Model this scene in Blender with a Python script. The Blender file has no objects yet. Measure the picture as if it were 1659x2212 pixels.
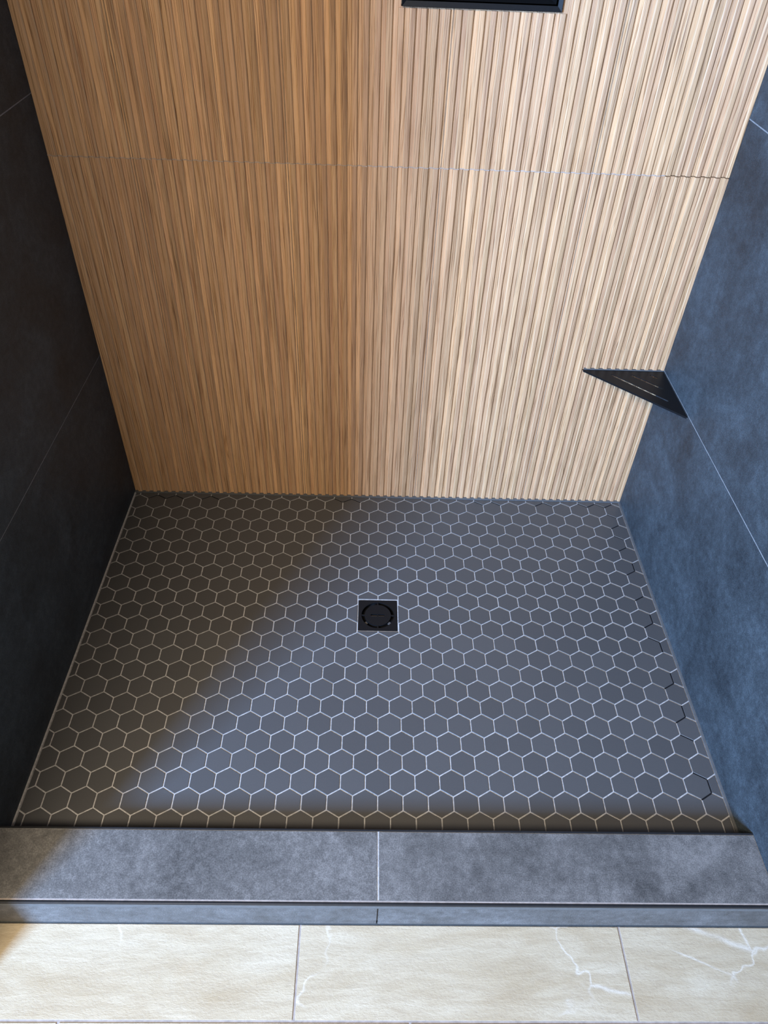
import bpy, bmesh, math, random
from mathutils import Vector

random.seed(7)
U = 0.0525                      # metres in one hexagon pitch; the layout below is in pitches
S3 = math.sqrt(3.0)
scene = bpy.context.scene
col = scene.collection

# ------------------------------------------------------------------ camera
CAM = (-0.72765, -24.56724, 27.95043)
cam_data = bpy.data.cameras.new('camera')
cam_data.sensor_fit = 'VERTICAL'
cam_data.sensor_height = 36.0
cam_data.lens = 1580.81627 / 2212.0 * 36.0
cam_data.clip_start = 0.02
cam = bpy.data.objects.new('camera', cam_data)
col.objects.link(cam)
cam.location = [c * U for c in CAM]
cam.rotation_euler = (0.82323, -0.03294, -0.00477)
scene.camera = cam

# ------------------------------------------------------------------ world, lights, exposure
world = bpy.data.worlds.new('room_light')
scene.world = world
world.use_nodes = True
bg = world.node_tree.nodes['Background']
bg.inputs[0].default_value = (1.0, 0.96, 0.90, 1)      # soft warm light of the room around the shower
bg.inputs[1].default_value = 0.09


def area(name, loc, target, sx, sy, power, color):
    d = bpy.data.lights.new(name, 'AREA')
    d.shape = 'RECTANGLE'
    d.size, d.size_y = sx * U, sy * U
    d.energy = power
    d.color = color
    o = bpy.data.objects.new(name, d)
    col.objects.link(o)
    o.location = Vector(loc) * U
    o.rotation_euler = (Vector(target) - Vector(loc)).to_track_quat('-Z', 'Y').to_euler()
    return o


# daylight from the bathroom window, behind the camera to the left
area('window_daylight', (-46.9, -71.2, 43.0), (2.0, 3.0, 5.0), 13.0, 22.0, 930.0, (0.335, 0.61, 1.14))
# added warm fill for the room's ambient light, above and behind the camera
area('warm_fill', (-17.0, -40.0, 46.0), (-12.0, -31.0, 0.0), 15.0, 12.0, 122.0, (1.0, 0.87, 0.68))

scene.view_settings.view_transform = 'Standard'
scene.view_settings.look = 'None'
scene.view_settings.exposure = 0.0
scene.view_settings.gamma = 1.0
scene.view_settings.use_curve_mapping = False


# ------------------------------------------------------------------ node helpers
class NT:
    def __init__(self, name, rough=0.5, spec=0.4):
        self.mat = bpy.data.materials.new(name)
        self.mat.use_nodes = True
        self.t = self.mat.node_tree
        self.b = self.t.nodes['Principled BSDF']
        self.b.inputs['Roughness'].default_value = rough
        self.b.inputs['Specular IOR Level'].default_value = spec

    def n(self, typ, **kw):
        nd = self.t.nodes.new(typ)
        for k, v in kw.items():
            setattr(nd, k, v)
        return nd

    def put(self, sock, v):
        if isinstance(v, bpy.types.NodeSocket):
            self.t.links.new(v, sock)
        elif v is not None:
            sock.default_value = v

    def math(self, op, a, b=None, c=None):
        nd = self.n('ShaderNodeMath', operation=op)
        self.put(nd.inputs[0], a)
        self.put(nd.inputs[1], b)
        self.put(nd.inputs[2], c)
        return nd.outputs[0]

    def vmath(self, op, a, b=None):
        nd = self.n('ShaderNodeVectorMath', operation=op)
        self.put(nd.inputs[0], a)
        self.put(nd.inputs[1], b)
        return nd.outputs[0]

    def pos(self):
        return self.n('ShaderNodeNewGeometry').outputs['Position']

    def rnd(self):
        return self.n('ShaderNodeObjectInfo').outputs['Random']

    def sep(self, v):
        nd = self.n('ShaderNodeSeparateXYZ')
        self.put(nd.inputs[0], v)
        return nd.outputs

    def com(self, x, y, z):
        nd = self.n('ShaderNodeCombineXYZ')
        self.put(nd.inputs[0], x)
        self.put(nd.inputs[1], y)
        self.put(nd.inputs[2], z)
        return nd.outputs[0]

    def noise(self, v, scale, detail=4.0, rough=0.5, dist=0.0, lac=2.0):
        nd = self.n('ShaderNodeTexNoise')
        self.put(nd.inputs['Vector'], v)
        nd.inputs['Scale'].default_value = scale
        nd.inputs['Detail'].default_value = detail
        nd.inputs['Roughness'].default_value = rough
        nd.inputs['Lacunarity'].default_value = lac
        nd.inputs['Distortion'].default_value = dist
        return nd.outputs['Fac']

    def white(self, w):
        nd = self.n('ShaderNodeTexWhiteNoise', noise_dimensions='1D')
        self.put(nd.inputs['W'], w)
        return nd.outputs['Value']

    def ramp(self, f, stops, interp='LINEAR'):
        nd = self.n('ShaderNodeValToRGB')
        nd.color_ramp.interpolation = interp
        e = nd.color_ramp.elements
        while len(e) < len(stops):
            e.new(0.5)
        for el, (p, c) in zip(e, stops):
            el.position = p
            el.color = (c, c, c, 1) if isinstance(c, (int, float)) else (*c, 1)
        self.put(nd.inputs[0], f)
        return nd.outputs[0]

    def mix(self, f, a, b, mode='MIX'):
        nd = self.n('ShaderNodeMix', data_type='RGBA', blend_type=mode)
        self.put(nd.inputs[0], f)
        self.put(nd.inputs[6], a if isinstance(a, bpy.types.NodeSocket) else (*a, 1))
        self.put(nd.inputs[7], b if isinstance(b, bpy.types.NodeSocket) else (*b, 1))
        return nd.outputs[2]

    def bump(self, h, strength, dist):
        nd = self.n('ShaderNodeBump')
        nd.inputs['Strength'].default_value = strength
        nd.inputs['Distance'].default_value = dist
        self.put(nd.inputs['Height'], h)
        self.put(self.b.inputs['Normal'], nd.outputs[0])

    def color(self, c):
        self.put(self.b.inputs['Base Color'], c if isinstance(c, bpy.types.NodeSocket) else (*c, 1))


def scaled(m, v, s):
    return m.vmath('MULTIPLY', v, s)


# ------------------------------------------------------------------ layout numbers (in pitches)
XL, XR, YW = -13.84590, 14.00576, 6.90442
YC0, YC1 = -12.75, -15.33       # inner and outer face of the curb
ZC = 1.02                       # curb top
ZF = -0.95                      # bathroom floor
WALL_TOP = 43.0
LEFT_END = -17.80               # the left shower wall reaches out past the curb
TJ0, TW = 2.083, 6.25           # wood tile joint and width
PER = TW / 15.0                 # one rib and one groove
ZJ = 17.99                      # height of the joint between the two rows of wood tiles
NX0, NX1, NZ0, NZ1 = 0.215, 5.935, 23.47, 29.3   # niche opening
Y_REC, Y_TOP = 6.950, 6.852     # groove bottom and rib top of the wood tile


# ------------------------------------------------------------------ materials
def mat_wood():
    m = NT('oak_ribbed_porcelain', 0.42, 0.5)
    x, y, z = m.sep(m.pos())
    xs = m.math('DIVIDE', m.math('SUBTRACT', x, (TJ0 - PER * 0.25) * U), PER * 0.5 * U)
    idx = m.math('FLOOR', xs)
    row = m.math('GREATER_THAN', z, ZJ * U)
    w1 = m.white(m.math('MULTIPLY_ADD', row, 311.3, idx))
    w2 = m.white(m.math('MULTIPLY_ADD', row, 97.7, m.math('ADD', idx, 1000.5)))
    off = m.com(m.math('MULTIPLY', w1, 7.0), 0.0, m.math('MULTIPLY', w2, 9.0))
    v = m.vmath('ADD', m.com(x, 0.0, z), off)
    # slow sideways wander of the grain, cathedral-like
    wob = m.noise(scaled(m, v, (38.0, 1.0, 3.2)), 1.0, 2.0, 0.45)
    wx = m.math('MULTIPLY', m.math('SUBTRACT', wob, 0.5), 0.022)
    gx, gy, gz = m.sep(v)
    g = m.com(m.math('ADD', gx, wx), 0.0, gz)
    fine = m.noise(scaled(m, g, (560.0, 1.0, 5.0)), 1.0, 3.0, 0.6)
    mid = m.noise(scaled(m, g, (190.0, 1.0, 2.0)), 1.0, 2.0, 0.5)
    fleck = m.noise(scaled(m, g, (800.0, 1.0, 24.0)), 1.0, 2.0, 0.5)
    lines = m.ramp(fine, [(0.36, 0.0), (0.47, 0.72), (0.66, 1.0)])
    a = m.math('MULTIPLY_ADD', lines, 0.70, m.math('MULTIPLY', mid, 0.46))
    a = m.math('ADD', a, m.math('MULTIPLY', m.math('SUBTRACT', fleck, 0.5), 0.35))
    c = m.ramp(a, [(0.12, (0.150, 0.072, 0.029)), (0.50, (0.330, 0.182, 0.082)), (0.86, (0.50, 0.300, 0.155))])
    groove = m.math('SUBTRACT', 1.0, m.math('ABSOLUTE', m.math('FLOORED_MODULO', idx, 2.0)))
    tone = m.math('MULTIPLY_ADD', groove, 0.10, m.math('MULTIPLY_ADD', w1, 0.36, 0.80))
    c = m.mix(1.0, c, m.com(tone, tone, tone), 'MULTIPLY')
    c = m.mix(m.math('MULTIPLY', w2, 0.30), c, (0.36, 0.180, 0.110))
    m.color(c)
    m.bump(m.math('ADD', lines, m.math('MULTIPLY', fleck, 0.5)), 0.45, 0.0012)
    return m.mat


def mat_wood_highlight():
    m = NT('oak_rib_highlight', 0.40, 0.5)  # paler oak that paints the bright light line along the rib edges
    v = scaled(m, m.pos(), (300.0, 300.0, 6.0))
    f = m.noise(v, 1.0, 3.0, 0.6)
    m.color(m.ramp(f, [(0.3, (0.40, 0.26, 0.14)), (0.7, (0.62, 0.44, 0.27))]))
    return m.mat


def mat_slate(name, lo, hi, rough, offs):
    m = NT(name, rough, 0.45)
    v = m.vmath('ADD', m.pos(), m.com(m.math('MULTIPLY', m.rnd(), 13.0), offs, m.math('MULTIPLY', m.rnd(), 5.0)))
    big = m.noise(v, 5.5, 6.0, 0.62, 0.7)
    streak = m.noise(scaled(m, v, (5.0, 9.0, 26.0)), 1.0, 4.0, 0.6, 0.3)
    grain = m.noise(v, 420.0, 2.0, 0.6)
    spots = m.noise(v, 60.0, 5.0, 0.7)
    f = m.math('ADD', m.math('MULTIPLY', big, 0.75), m.math('MULTIPLY', streak, 0.25))
    f = m.math('ADD', f, m.math('MULTIPLY', m.math('SUBTRACT', spots, 0.5), 0.55))
    f = m.math('ADD', f, m.math('MULTIPLY', m.math('SUBTRACT', grain, 0.5), 0.60))
    mid = tuple((a + b) * 0.42 for a, b in zip(lo, hi))
    m.color(m.ramp(f, [(0.28, lo), (0.52, mid), (0.78, hi)]))
    m.put(m.b.inputs['Roughness'], m.math('MULTIPLY_ADD', big, 0.25, rough - 0.12))
    m.bump(m.math('ADD', m.math('MULTIPLY', grain, 0.6), spots), 0.35, 0.0010)
    return m.mat


def mat_beige():
    m = NT('beige_stone_porcelain', 0.5, 0.4)
    v = m.vmath('ADD', m.pos(), m.com(m.math('MULTIPLY', m.rnd(), 9.0), m.math('MULTIPLY', m.rnd(), 4.0), 0.0))
    cloud = m.noise(scaled(m, v, (3.0, 9.0, 3.0)), 1.3, 6.0, 0.6, 0.6)
    streak = m.noise(scaled(m, v, (14.0, 85.0, 14.0)), 1.0, 5.0, 0.65, 0.5)
    pit = m.noise(scaled(m, v, (1.0, 1.7, 1.0)), 190.0, 4.0, 0.65, 0.2)
    warp = m.noise(v, 9.0, 3.0, 0.6)
    vo = m.n('ShaderNodeTexVoronoi', feature='DISTANCE_TO_EDGE')
    m.put(vo.inputs['Vector'], m.vmath('ADD', scaled(m, v, (0.7, 1.0, 1.0)), m.com(m.math('MULTIPLY', warp, 0.10), m.math('MULTIPLY', warp, -0.07), 0.0)))
    vo.inputs['Scale'].default_value = 4.2
    crack = m.ramp(vo.outputs['Distance'], [(0.0, 1.0), (0.009, 0.0)])
    vline = m.math('MULTIPLY', crack, m.ramp(m.noise(v, 6.0, 2.0, 0.5), [(0.50, 0.0), (0.60, 1.0)]))
    base = m.ramp(cloud, [(0.30, (0.29, 0.220, 0.134)), (0.5, (0.362, 0.295, 0.200)), (0.7, (0.41, 0.347, 0.25))])
    base = m.mix(m.ramp(streak, [(0.35, 0.45), (0.6, 0.0)]), base, (0.27, 0.205, 0.128))
    base = m.mix(m.math('MULTIPLY', vline, 0.35), base, (0.66, 0.63, 0.57))
    base = m.mix(m.ramp(pit, [(0.30, 0.35), (0.5, 0.0)]), base, (0.25, 0.20, 0.145))
    rust = m.noise(v, 3.1, 2.0, 0.5)
    base = m.mix(m.ramp(rust, [(0.62, 0.0), (0.74, 0.45)]), base, (0.45, 0.30, 0.16))
    m.color(base)
    m.bump(m.math('ADD', streak, m.math('MULTIPLY', pit, 1.1)), 0.55, 0.0013)
    return m.mat


def mat_plain(name, color, rough, spec=0.4, metal=0.0, var=0.12, scale=90.0, bump=0.1):
    m = NT(name, rough, spec)
    f = m.noise(m.pos(), scale, 4.0, 0.6)
    lo = tuple(c * (1 - var) for c in color)
    hi = tuple(min(1.0, c * (1 + var)) for c in color)
    m.color(m.ramp(f, [(0.35, lo), (0.65, hi)]))
    m.b.inputs['Metallic'].default_value = metal
    if bump:
        m.bump(f, bump, 0.0006)
    return m.mat


def mat_hex():
    m = NT('matte_charcoal_porcelain', 0.42, 0.45)
    r = m.rnd()
    tone = m.math('MULTIPLY_ADD', r, 0.16, 0.92)
    f = m.noise(m.pos(), 700.0, 2.0, 0.5)
    c = m.ramp(f, [(0.3, (0.052, 0.050, 0.050)), (0.7, (0.062, 0.060, 0.059))])
    m.color(m.mix(1.0, c, m.com(tone, tone, tone), 'MULTIPLY'))
    m.bump(f, 0.12, 0.0004)
    return m.mat


WOOD = mat_wood()
WOOD_HIGHLIGHT = mat_wood_highlight()
SLATE = mat_slate('slate_porcelain', (0.0150, 0.0195, 0.0232), (0.064, 0.082, 0.094), 0.60, 0.0)
CURBT = mat_slate('slate_porcelain_curb', (0.040, 0.0385, 0.037), (0.165, 0.155, 0.146), 0.52, 3.0)
BEIGE = mat_beige()
HEX = mat_hex()
GROUT = mat_plain('grey_grout', (0.31, 0.295, 0.285), 0.85, 0.2, var=0.2, scale=160.0, bump=0.3)
GROUT_WOOD = mat_plain('tan_grout', (0.33, 0.26, 0.21), 0.85, 0.2, var=0.15)
GROUT_JOINT = mat_plain('grey_brown_grout', (0.20, 0.135, 0.085), 0.85, 0.2, var=0.15)
GROUT_WALL = mat_plain('slate_grout', (0.23, 0.23, 0.23), 0.85, 0.2, var=0.15)
GROUT_FLOOR = mat_plain('taupe_grout', (0.24, 0.20, 0.175), 0.85, 0.2, var=0.15)
CAULK = mat_plain('grey_silicone', (0.080, 0.080, 0.080), 0.5, 0.4, var=0.1)
CAULK_DARK = mat_plain('dark_silicone', (0.020, 0.026, 0.030), 0.55, 0.4, var=0.2)
BLACK = mat_plain('black_powder_coat', (0.0055, 0.0055, 0.006), 0.42, 0.16, var=0.1, scale=300.0, bump=0.05)
BLACK_TRIM = mat_plain('black_anodised_trim', (0.012, 0.012, 0.013), 0.40, 0.25, var=0.1)
GREY_TRIM = mat_plain('grey_edge_trim', (0.085, 0.085, 0.083), 0.45, 0.3, var=0.1)
PIT = mat_plain('drain_well', (0.006, 0.006, 0.007), 0.6, 0.2, var=0.1)
STEEL = mat_plain('worn_steel', (0.055, 0.050, 0.046), 0.5, 0.5, var=0.2)
BOARD = mat_plain('cement_board', (0.22, 0.21, 0.20), 0.9, 0.2)


# ------------------------------------------------------------------ mesh helpers
def link(name, me, mat, parent=None, loc=(0, 0, 0)):
    o = bpy.data.objects.new(name, me)
    col.objects.link(o)
    if mat is not None and not me.materials:
        me.materials.append(mat)
    o.location = Vector(loc) * U
    if parent is not None:
        o.parent = parent
    return o


def mesh(name, verts, faces):
    me = bpy.data.meshes.new(name)
    me.from_pydata([Vector(v) * U for v in verts], [], faces)
    me.update()
    return me


def box_bm(bm, x0, x1, y0, y1, z0, z1, bevel=0.0):
    vs = [bm.verts.new(Vector(p) * U) for p in
          [(x0, y0, z0), (x1, y0, z0), (x1, y1, z0), (x0, y1, z0), (x0, y0, z1), (x1, y0, z1), (x1, y1, z1), (x0, y1, z1)]]
    fs = [bm.faces.new([vs[i] for i in f]) for f in
          [(3, 2, 1, 0), (4, 5, 6, 7), (0, 1, 5, 4), (1, 2, 6, 5), (2, 3, 7, 6), (3, 0, 4, 7)]]
    if bevel:
        es = list({e for f in fs for e in f.edges})
        bmesh.ops.bevel(bm, geom=es, offset=bevel * U, segments=2, affect='EDGES', profile=0.6)


def boxes(name, mat, parent, lst, loc=(0, 0, 0), bevel=0.0):
    """one mesh object of one or several boxes, in coordinates relative to loc"""
    bm = bmesh.new()
    for b in lst:
        box_bm(bm, *b, bevel)
    me = bpy.data.meshes.new(name)
    bm.to_mesh(me)
    bm.free()
    return link(name, me, mat, parent, loc)


def prism(name, poly, z0, z1, inset=0.0, drop=0.0):
    """flat tile of a polygon outline with a small chamfer at the top edge"""
    n = len(poly)
    cx = sum(p[0] for p in poly) / n
    cy = sum(p[1] for p in poly) / n
    top = []
    for i in range(n):                      # offset inwards
        p0, p1, p2 = Vector(poly[i - 1]), Vector(poly[i]), Vector(poly[(i + 1) % n])
        d1, d2 = (p1 - p0).normalized(), (p2 - p1).normalized()
        n1, n2 = Vector((-d1.y, d1.x)), Vector((-d2.y, d2.x))
        b = n1 + n2
        b = b / max(0.35, b.length_squared) * 2 * inset
        q = p1 + b
        top.append((q.x, q.y))
    v = [(x, y, z0) for x, y in poly] + [(x, y, z1 - drop) for x, y in poly] + [(x, y, z1) for x, y in top]
    f = [tuple(reversed(range(n))), tuple(range(2 * n, 3 * n))]
    for i in range(n):
        j = (i + 1) % n
        f.append((i, j, n + j, n + i))
        f.append((n + i, n + j, 2 * n + j, 2 * n + i))
    return v, f


def plate(name, outer, holes, z0, z1, mat, parent, loc=(0, 0, 0)):
    """sheet of material with an outline and cut-outs"""
    cu = bpy.data.curves.new(name, 'CURVE')
    cu.dimensions = '2D'
    cu.fill_mode = 'BOTH'
    cu.extrude = (z1 - z0) * 0.5 * U
    for pts in [outer] + holes:
        s = cu.splines.new('POLY')
        s.points.add(len(pts) - 1)
        for p, q in zip(s.points, pts):
            p.co = (q[0] * U, q[1] * U, 0, 1)
        s.use_cyclic_u = True
    tmp = bpy.data.objects.new('tmp', cu)
    col.objects.link(tmp)
    dg = bpy.context.evaluated_depsgraph_get()
    me = bpy.data.meshes.new_from_object(tmp.evaluated_get(dg))
    bpy.data.objects.remove(tmp)
    me.name = name
    for v in me.vertices:
        v.co.z += (z0 + z1) * 0.5 * U
    me.materials.clear()
    return link(name, me, mat, parent, loc)


def empty(name, loc):
    o = bpy.data.objects.new(name, None)
    o.empty_display_size = 0.05
    col.objects.link(o)
    o.location = Vector(loc) * U
    return o


def tag(o, label, cat, group=None, kind=None):
    o['label'] = label
    o['category'] = cat
    if group:
        o['group'] = group
    if kind:
        o['kind'] = kind
    return o


def clip(poly, a, b, c):
    """keep the side a*x + b*y <= c"""
    out = []
    for i in range(len(poly)):
        p, q = poly[i], poly[(i + 1) % len(poly)]
        dp, dq = a * p[0] + b * p[1] - c, a * q[0] + b * q[1] - c
        if dp <= 0:
            out.append(p)
        if dp * dq < 0:
            t = dp / (dp - dq)
            out.append((p[0] + (q[0] - p[0]) * t, p[1] + (q[1] - p[1]) * t))
    return out


def area2(poly):
    return 0.5 * sum(poly[i - 1][0] * poly[i][1] - poly[i][0] * poly[i - 1][1] for i in range(len(poly)))


# ------------------------------------------------------------------ shower floor: hexagon mosaic
DX, DY, DH = 0.0, -1.80, 1.0            # drain centre and half opening
GZ = -0.028
hole = [(DX - DH, DX + DH, DY - DH, DY + DH)]
sf = boxes('floor_shower', GROUT, None, [
    (XL - 0.1, DX - 0.96, YC0 + 0.02, YW + 0.2, -0.5, GZ), (DX + 0.96, XR + 0.1, YC0 + 0.02, YW + 0.2, -0.5, GZ),
    (DX - 0.96, DX + 0.96, DY + 0.96, YW + 0.2, -0.5, GZ), (DX - 0.96, DX + 0.96, YC0 + 0.02, DY - 0.96, -0.5, GZ)])
tag(sf, 'shower floor of charcoal hexagon mosaic with light grey grout', 'floor', kind='structure')

R = 1.0 / S3
G = 0.029
HEXPTS = [((0.5 - G) / 0.5 * R * math.cos(math.radians(a)), (0.5 - G) / 0.5 * R * math.sin(math.radians(a)))
          for a in (30, 90, 150, 210, 270, 330)]
tiles = []
for k in range(-15, 10):
    cy = k * S3 / 2
    for i in range(-15, 16):
        cx = i + (0.5 if k % 2 else 0.0)
        poly = [(x + cx, y + cy) for x, y in HEXPTS]
        full = poly
        for a, b, c in ((-1, 0, -(XL + 0.10)), (1, 0, XR - 0.13), (0, 1, YW - 0.12), (0, -1, -(YC0 + 0.03))):
            poly = clip(poly, a, b, c) if poly else poly
        if poly and abs(cx - DX) < 1.45 and abs(cy - DY) < 1.5:
            if abs(cx - DX) > 0.75:
                s = 1 if cx > DX else -1
                poly = clip(poly, -s, 0, -(s * DX + 1.0))
            elif abs(cy - DY) > 0.6:
                s = 1 if cy > DY else -1
                poly = clip(poly, 0, -s, -(s * DY + 1.0))
            else:
                poly = []
        # drop doubled corners left by the clipping
        clean = []
        for p in poly:
            if not clean or (abs(p[0] - clean[-1][0]) + abs(p[1] - clean[-1][1])) > 0.02:
                clean.append(p)
        if len(clean) > 2 and abs(clean[0][0] - clean[-1][0]) + abs(clean[0][1] - clean[-1][1]) < 0.02:
            clean.pop()
        if len(clean) < 3 or area2(clean) < 0.012:
            continue
        tiles.append((cy, cx, clean, clean == full))

tiles.sort(key=lambda t: t[0] + (0 if area2(t[2]) > 0.2 else 40))
fv, ff = prism('hex', HEXPTS, -0.10, 0.0, 0.006, 0.006)
hex_me = mesh('hex_tile', fv, ff)
hex_me.materials.append(HEX)
rest_v, rest_f = [], []
for n, (cy, cx, poly, is_full) in enumerate(tiles):
    dz = random.uniform(-0.004, 0.004)
    if n < 300:
        if is_full:
            me = hex_me
        else:
            v, f = prism('hex', [(x - cx, y - cy) for x, y in poly], -0.10, 0.0, 0.009, 0.009)
            me = mesh('hex_tile', v, f)
        link('hex_tile', me, HEX, sf, (cx, cy, dz))
    else:
        v, f = prism('hex', poly, -0.10, 0.0, 0.010, 0.010)
        b = len(rest_v)
        rest_v += [(x, y, z + dz) for x, y, z in v]
        rest_f += [tuple(i + b for i in q) for q in f]
r = link('hex_tiles_far', mesh('hex_tiles_far', rest_v, rest_f), HEX, sf)
r['kind'] = 'stuff'
# stretches of joint along the edges that are still without grout
open_me = {}
for k in range(-14, 10):
    cy = k * S3 / 2
    for i in range(-15, 16):
        cx = i + (0.5 if k % 2 else 0.0)
        for e, a in enumerate((0, 60, 120)):
            mx, my = cx + 0.5 * math.cos(math.radians(a)), cy + 0.5 * math.sin(math.radians(a))
            if not (XL + 0.35 < mx < XR - 0.35 and YC0 + 0.5 < my < YW - 0.25):
                continue
            near = (my > YW - 0.80 and (mx < -9.2 or -3.0 < mx < -0.8 or mx > 5.5)) or mx > XR - 0.9
            if not near or random.random() > 0.55:
                continue
            if e not in open_me:
                ca, sa = math.cos(math.radians(a + 90)), math.sin(math.radians(a + 90))
                hl, hw_ = 0.285, 0.027
                vv = []
                for z in (GZ - 0.005, GZ + 0.008):
                    for du, dv in ((-hl, -hw_), (hl, -hw_), (hl, hw_), (-hl, hw_)):
                        vv.append((ca * du - sa * dv, sa * du + ca * dv, z))
                open_me[e] = mesh('open_joint', vv, [(3, 2, 1, 0), (4, 5, 6, 7), (0, 1, 5, 4), (1, 2, 6, 5), (2, 3, 7, 6), (3, 0, 4, 7)])
                open_me[e].materials.append(PIT)
            link('open_joint', open_me[e], PIT, sf, (mx, my, 0))
# silicone beads where the mosaic meets the walls
boxes('wall_joint', CAULK, sf, [(XR - 0.10, XR + 0.02, YC0, YW, GZ - 0.02, 0.03)], bevel=0.02)
boxes('wall_joint', GROUT, sf, [(XL - 0.02, XL + 0.075, YC0, YW, GZ - 0.02, 0.012)], bevel=0.01)
boxes('wall_joint', CAULK, sf, [(XL, XR, Y_TOP - 0.055, Y_REC + 0.03, GZ - 0.02, 0.045)], bevel=0.02)

# ------------------------------------------------------------------ back wall: ribbed wood-look tiles
wb = boxes('wall_back', BOARD, None, [
    (XL - 0.6, NX0 - 0.05, 7.12, 7.6, -1.5, WALL_TOP), (NX1 + 0.05, XR + 0.6, 7.12, 7.6, -1.5, WALL_TOP),
    (NX0 - 0.05, NX1 + 0.05, 7.12, 7.6, -1.5, NZ0 - 0.05), (NX0 - 0.05, NX1 + 0.05, 7.12, 7.6, NZ1 + 0.05, WALL_TOP)])
tag(wb, 'back shower wall of vertically ribbed oak-look tiles', 'wall', kind='structure')


def slat_mesh(x0, x1, h):
    """rib between base edges x0..x1 (relative), height h, standing proud of the groove towards -y"""
    d = Y_REC - Y_TOP
    xm = 0.0
    prof = [(-0.128, 0.004), (-0.112, -d * 0.50), (-0.092, -d * 0.85), (-0.068, -d), (0.068, -d), (0.092, -d * 0.85), (0.112, -d * 0.50), (0.128, 0.004)]
    prof = [(min(max(px, x0), x1), py) for px, py in prof]
    n = len(prof)
    v = [(px, py, 0.0) for px, py in prof] + [(px, py, h) for px, py in prof]
    f = [(i, i + 1, n + i + 1, n + i) for i in range(n - 1)] + [(n - 1, 0, n, 2 * n - 1)]
    f += [tuple(reversed(range(n))), tuple(range(n, 2 * n))]
    return mesh('slat', v, f)


SLAT_CACHE = {}


def slat(parent, ploc, xc, z0, z1, lo=-0.128, hi=0.128):
    key = (round(z1 - z0, 4), round(lo, 4), round(hi, 4))
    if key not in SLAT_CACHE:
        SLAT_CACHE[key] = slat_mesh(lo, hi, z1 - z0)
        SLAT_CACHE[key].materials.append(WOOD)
        SLAT_CACHE[key].materials.append(WOOD_HIGHLIGHT)
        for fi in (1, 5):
            SLAT_CACHE[key].polygons[fi].material_index = 1  # painted highlight on both chamfers of the rib
    link('slat', SLAT_CACHE[key], WOOD, parent, (xc - ploc[0], Y_REC - ploc[1], z0 - ploc[2]))


GAP = 0.018
for (za, zb) in ((0.05, ZJ - 0.021), (ZJ + 0.021, WALL_TOP - 2.0)):
    for t in range(-3, 3):
        a, b = TJ0 + t * TW, TJ0 + (t + 1) * TW
        x0, x1 = max(a + GAP, XL + 0.01), min(b - GAP, XR - 0.01)
        if x1 - x0 < 0.1:
            continue
        loc = ((x0 + x1) / 2, Y_REC, za)
        rects = [(x0, x1, za, zb)]
        cut = zb > NZ1 and x1 > NX0 and x0 < NX1
        if cut:
            rects = [(x0, x1, za, NZ0 - 0.03), (x0, x1, NZ1 + 0.03, zb)]
            if x0 < NX0 - 0.03:
                rects.append((x0, NX0 - 0.03, NZ0 - 0.03, NZ1 + 0.03))
            if x1 > NX1 + 0.03:
                rects.append((NX1 + 0.03, x1, NZ0 - 0.03, NZ1 + 0.03))
        wt = boxes('wood_tile', WOOD, wb, [(q[0] - loc[0], q[1] - loc[0], 0.0, 0.17, q[2] - za, q[3] - za) for q in rects], loc)
        for s in range(15):
            xc = a + (s + 0.5) * PER
            lo, hi = max(-0.128, x0 - xc), min(0.128, x1 - xc)
            if hi - lo < 0.03:
                continue
            if cut and xc + 0.128 > NX0 - 0.03 and xc - 0.128 < NX1 + 0.03:
                slat(wt, loc, xc, za, NZ0 - 0.06, lo, hi)
                slat(wt, loc, xc, NZ1 + 0.06, zb, lo, hi)
            else:
                slat(wt, loc, xc, za, zb, lo, hi)
# grout in the long joint; the last stretch at the right is still open
jl = [(XL, 11.35, Y_REC - 0.006, 7.13, ZJ - 0.021, ZJ + 0.021)]
for q in range(-45, 30):
    xc = TJ0 + (q + 0.5) * PER
    if XL + 0.13 < xc < 11.25:
        jl.append((xc - 0.105, xc + 0.105, Y_TOP + 0.022, Y_REC, ZJ - 0.021, ZJ + 0.021))
boxes('grout_joint', GROUT_WOOD, wb, jl)
for t in range(-2, 3):
    xj = TJ0 + t * TW
    lst = [(xj - GAP, xj + GAP, Y_REC - 0.004, 7.13, 0.06, ZJ - 0.032)]
    if NX0 < xj < NX1:
        lst += [(xj - GAP, xj + GAP, Y_REC - 0.004, 7.13, ZJ + 0.032, NZ0 - 0.03), (xj - GAP, xj + GAP, Y_REC - 0.004, 7.13, NZ1 + 0.03, WALL_TOP - 2)]
    else:
        lst += [(xj - GAP, xj + GAP, Y_REC - 0.004, 7.13, ZJ + 0.032, WALL_TOP - 2)]
    boxes('grout_joint', GROUT_JOINT, wb, lst)


# ------------------------------------------------------------------ side walls: large slate-look tiles
def side_wall(name, label, face, sgn, y_end):
    back = boxes(name, GROUT_WALL, None, [tuple(sorted((face + sgn * 0.012, face + sgn * 2.2))) + (y_end + 0.02, 7.6, -1.5, WALL_TOP)])
    tag(back, label, 'wall', kind='structure')
    zs = [-0.95, 8.80, 20.22, 31.64, WALL_TOP]
    for i in range(4):
        z0 = zs[i] + (0.024 if i else 0)
        z1 = zs[i + 1] - (0.024 if i < 3 else 0)
        xa, xb = sorted((face, face + sgn * 0.2))
        boxes('wall_tile', SLATE, back, [(xa, xb, y_end, YW + 0.3, z0, z1)], bevel=0.012)
    xa, xb = sorted((face, face + sgn * 2.2))
    boxes('end_tile', SLATE, back, [(xa, xb, y_end - 0.15, y_end - 0.002, ZF if sgn < 0 else ZC - 0.32, WALL_TOP)], bevel=0.012)
    return back


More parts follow.
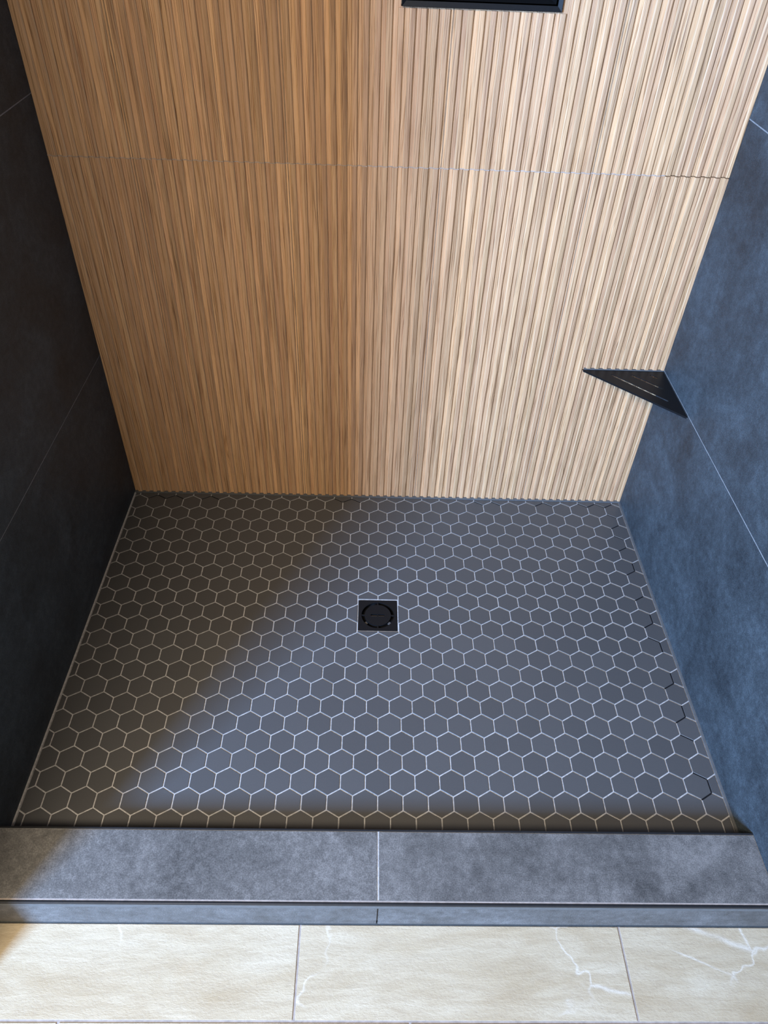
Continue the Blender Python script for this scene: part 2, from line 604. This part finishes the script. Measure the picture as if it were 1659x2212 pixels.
wl = side_wall('wall_left', 'dark slate-look tiled shower wall on the shaded left side', XL, -1, LEFT_END)
wr = side_wall('wall_right', 'blue-grey slate-look tiled shower wall behind the corner shelf', XR, 1, YC1 + 0.2)

# ------------------------------------------------------------------ bathroom floor
fl = boxes('floor', GROUT_FLOOR, None, [(-40.0, 40.0, -60.0, YC1 + 0.3, -1.6, ZF - 0.03)])
tag(fl, 'bathroom floor of beige stone-look tiles in front of the shower', 'floor', kind='structure')
FJ, FW, FG = -2.75, 11.55, 0.042
rows = [(-18.27, YC1 - 0.02)] + [(-18.27 - 5.8 * (k + 1), -18.27 - 5.8 * k) for k in range(3)]
for ri, (ya, yb) in enumerate(rows):
    for i in range(-2, 3):
        x0 = FJ + i * FW + (ri % 3) * FW / 3
        y1 = yb - (FG if ri else 0)
        boxes('floor_tile', BEIGE, fl, [(x0 + FG - x0, FW - FG, 0, y1 - ya - FG, -0.15, 0.0)], (x0, ya + FG, ZF), bevel=0.012)

# ------------------------------------------------------------------ curb
cx0, cx1 = XL, XR
cb = empty('shower_curb', (0, (YC0 + YC1) / 2, ZF))
tag(cb, 'low shower curb clad in charcoal slate-look tiles with metal edge trims', 'curb')
cl = (0, (YC0 + YC1) / 2, ZF)


def cpart(name, mat, x0, x1, y0, y1, z0, z1, bevel=0.0):
    return boxes(name, mat, cb, [(x0 - cl[0], x1 - cl[0], y0 - cl[1], y1 - cl[1], z0 - cl[2], z1 - cl[2])], bevel=bevel)


cpart('core', GROUT, cx0, cx1, YC1 + 0.10, YC0 - 0.02, ZF - 0.02, ZC - 0.02)
cpart('top_tile', CURBT, cx0, -0.035, -15.20, YC0 - 0.075, ZC - 0.18, ZC, 0.012)
cpart('top_tile', CURBT, 0.03, cx1 - 0.02, -15.20, YC0 - 0.075, ZC - 0.18, ZC, 0.012)
cpart('face_tile', CURBT, cx0, -0.02, YC1, YC1 + 0.18, ZF + 0.13, ZC - 0.34, 0.012)
cpart('face_tile', CURBT, 0.03, cx1 + 2.0, YC1, YC1 + 0.18, ZF + 0.13, ZC - 0.34, 0.012)
cpart('inner_face', CURBT, cx0, cx1, YC0 - 0.12, YC0, -0.02, ZC - 0.06, 0.0)
cpart('inner_trim', BLACK_TRIM, cx0, cx1, YC0 - 0.06, YC0 + 0.012, ZC - 0.16, ZC + 0.012, 0.015)
cpart('grout_line', GROUT_FLOOR, cx0, cx1, -15.245, -15.19, ZC - 0.1, ZC - 0.006)
cpart('edge_trim', BLACK_TRIM, cx0, cx1, YC1 - 0.012, -15.245, ZC - 0.13, ZC + 0.004, 0.03)
cpart('edge_trim', GREY_TRIM, cx0, cx1 + 2.0, YC1 - 0.010, YC1 + 0.08, ZC - 0.335, ZC - 0.135, 0.01)
cpart('base_joint', CAULK_DARK, cx0, cx1 + 2.0, YC1 - 0.012, YC1 + 0.1, ZF - 0.02, ZF + 0.13, 0.012)

# ------------------------------------------------------------------ floor drain
dr = empty('shower_drain', (DX, DY, -0.10))
tag(dr, 'square black drain grate with round slotted cover in the mosaic floor', 'drain')
PH = 0.93


def circle(r, n=64, ph=0.0):
    return [(r * math.cos(2 * math.pi * i / n + ph), r * math.sin(2 * math.pi * i / n + ph)) for i in range(n)]


def stadium(hw, hh, n=10):
    p = []
    for i in range(n + 1):
        a = -math.pi / 2 + math.pi * i / n
        p.append((hw - hh + hh * math.cos(a), hh * math.sin(a)))
    for i in range(n + 1):
        a = math.pi / 2 + math.pi * i / n
        p.append((-(hw - hh) + hh * math.cos(a), hh * math.sin(a)))
    return p


def rounded(h, r, n=5):
    p = []
    for cx, cy, a0 in ((h - r, h - r, 0), (-h + r, h - r, 90), (-h + r, -h + r, 180), (h - r, -h + r, 270)):
        for i in range(n + 1):
            a = math.radians(a0 + 90 * i / n)
            p.append((cx + r * math.cos(a), cy + r * math.sin(a)))
    return p


plate('frame_plate', rounded(PH, 0.04), [circle(0.795)], 0.02, 0.085, BLACK, dr)
plate('cover_disc', circle(0.640), [stadium(0.345, 0.062)], 0.015, 0.085, BLACK, dr)
for a in range(4):
    b = boxes('bridge', BLACK, dr, [(0.63, 0.80, -0.028, 0.028, 0.02, 0.078)])
    b.rotation_euler.z = a * math.pi / 2
plate('grate_ring', rounded(PH + 0.015, 0.04), [rounded(PH, 0.04)], -0.30, 0.07, BLACK, dr)
boxes('well', PIT, dr, [(-PH, PH, -PH, PH, -0.30, -0.24)])
boxes('slot_divider', BLACK, dr, [(-0.03, 0.03, -0.062, 0.062, 0.046, 0.06)])
boxes('strainer_strip', STEEL, dr, [(-0.33, 0.33, -0.055, -0.005, 0.03, 0.045)])
for a in (218, -38):
    b = boxes('screw_tab', STEEL, dr, [(0.66, 0.79, -0.065, 0.065, -0.05, 0.02)])
    b.rotation_euler.z = math.radians(a)

# ------------------------------------------------------------------ corner shelf
SZ = 8.76
sl = (XR, YW, SZ)
sh = empty('corner_shelf', sl)
tag(sh, 'triangular black metal corner shelf with three slots between oak-look and slate walls', 'shelf')
tri = [(-0.03, -0.06), (-4.10, -0.06), (-4.06, -0.13), (-0.08, -3.95), (-0.03, -3.95)]


def slot(ax, ay, bx, by, w=0.062):
    d = Vector((bx - ax, by - ay)).normalized()
    n = Vector((-d.y, d.x)) * w
    a, b = Vector((ax, ay)), Vector((bx, by))
    e = d * w
    return [tuple(q) for q in (a + n - e * 0.3, a - e, a - n - e * 0.3, b - n + e * 0.3, b + e, b + n + e * 0.3)]


plate('shelf_plate', tri,
      [slot(11.30 - XR, 6.38 - YW, 13.42 - XR, 4.25 - YW), slot(12.28 - XR, 6.40 - YW, 13.46 - XR, 5.28 - YW),
       slot(13.24 - XR, 6.44 - YW, 13.46 - XR, 6.22 - YW)], -0.012, 0.022, BLACK, sh)
bm = bmesh.new()
me = bpy.data.meshes.new('front_lip')
a, b = Vector((-4.06, -0.13, 0)), Vector((-0.08, -3.95, 0))
d = (b - a).normalized()
nn = Vector((-d.y, d.x, 0)) * -1
vs = []
for p in (a, b):
    for off, z in ((0.0, -0.055), (0.028, -0.055), (0.028, 0.012), (0.012, 0.026), (0.0, 0.026)):
        vs.append(tuple(p - nn * -off if False else p + nn * off + Vector((0, 0, z))))
n = 5
lip_f = [(i, (i + 1) % n, n + (i + 1) % n, n + i) for i in range(n)] + [tuple(reversed(range(n))), tuple(range(n, 2 * n))]
link('front_lip', mesh('front_lip', vs, lip_f), BLACK, sh)
boxes('silicone_joint', CAULK, sh, [(-4.02, -0.02, -0.085, 0.05, 0.0, 0.060)], bevel=0.02)
boxes('silicone_joint', CAULK_DARK, sh, [(-0.035, 0.01, -3.9, -0.1, 0.0, 0.035)], bevel=0.01)

# ------------------------------------------------------------------ wall niche
nl = ((NX0 + NX1) / 2, YW, NZ0)
ni = empty('shower_niche', nl)
tag(ni, 'black metal recessed wall niche with mitred frame in the oak-look wall', 'niche')
hw, hh, fw = (NX1 - NX0) / 2, NZ1 - NZ0, 0.15
yo, yi = -0.11, -0.05           # frame face and inner lip, relative to the wall plane


def bar(pts):
    """mitred frame bar: four outline points (x, z) of the face, outer pair first, sloping inwards"""
    v = [(pts[0][0], yo, pts[0][1]), (pts[1][0], yo, pts[1][1]), (pts[2][0], yi, pts[2][1]), (pts[3][0], yi, pts[3][1])]
    v += [(x, 0.3, z) for x, y, z in v]
    f = [(0, 1, 2, 3), (7, 6, 5, 4), (0, 4, 5, 1), (1, 5, 6, 2), (2, 6, 7, 3), (3, 7, 4, 0)]
    o = link('frame_bar', mesh('frame_bar', v, f), BLACK, ni)
    return o


bar([(-hw, 0), (hw, 0), (hw - fw, fw * 1.1), (-hw + fw, fw * 1.1)])
bar([(hw, 0), (hw, hh), (hw - fw, hh - fw), (hw - fw, fw * 1.1)])
bar([(hw, hh), (-hw, hh), (-hw + fw, hh - fw), (hw - fw, hh - fw)])
bar([(-hw, hh), (-hw, 0), (-hw + fw, fw * 1.1), (-hw + fw, hh - fw)])
i0, i1, j0, j1, dp = -hw + fw, hw - fw, fw * 1.1, hh - fw, 1.75
boxes('sill_panel', BLACK, ni, [(i0, i1, 0.0, dp, j0 - 0.05, j0)])
boxes('top_panel', BLACK, ni, [(i0, i1, 0.0, dp, j1, j1 + 0.05)])
boxes('side_panel', BLACK, ni, [(i0 - 0.05, i0, 0.0, dp, j0 - 0.05, j1 + 0.05)])
boxes('side_panel', BLACK, ni, [(i1, i1 + 0.05, 0.0, dp, j0 - 0.05, j1 + 0.05)])
boxes('back_panel', BLACK, ni, [(i0 - 0.05, i1 + 0.05, dp, dp + 0.05, j0 - 0.05, j1 + 0.05)])
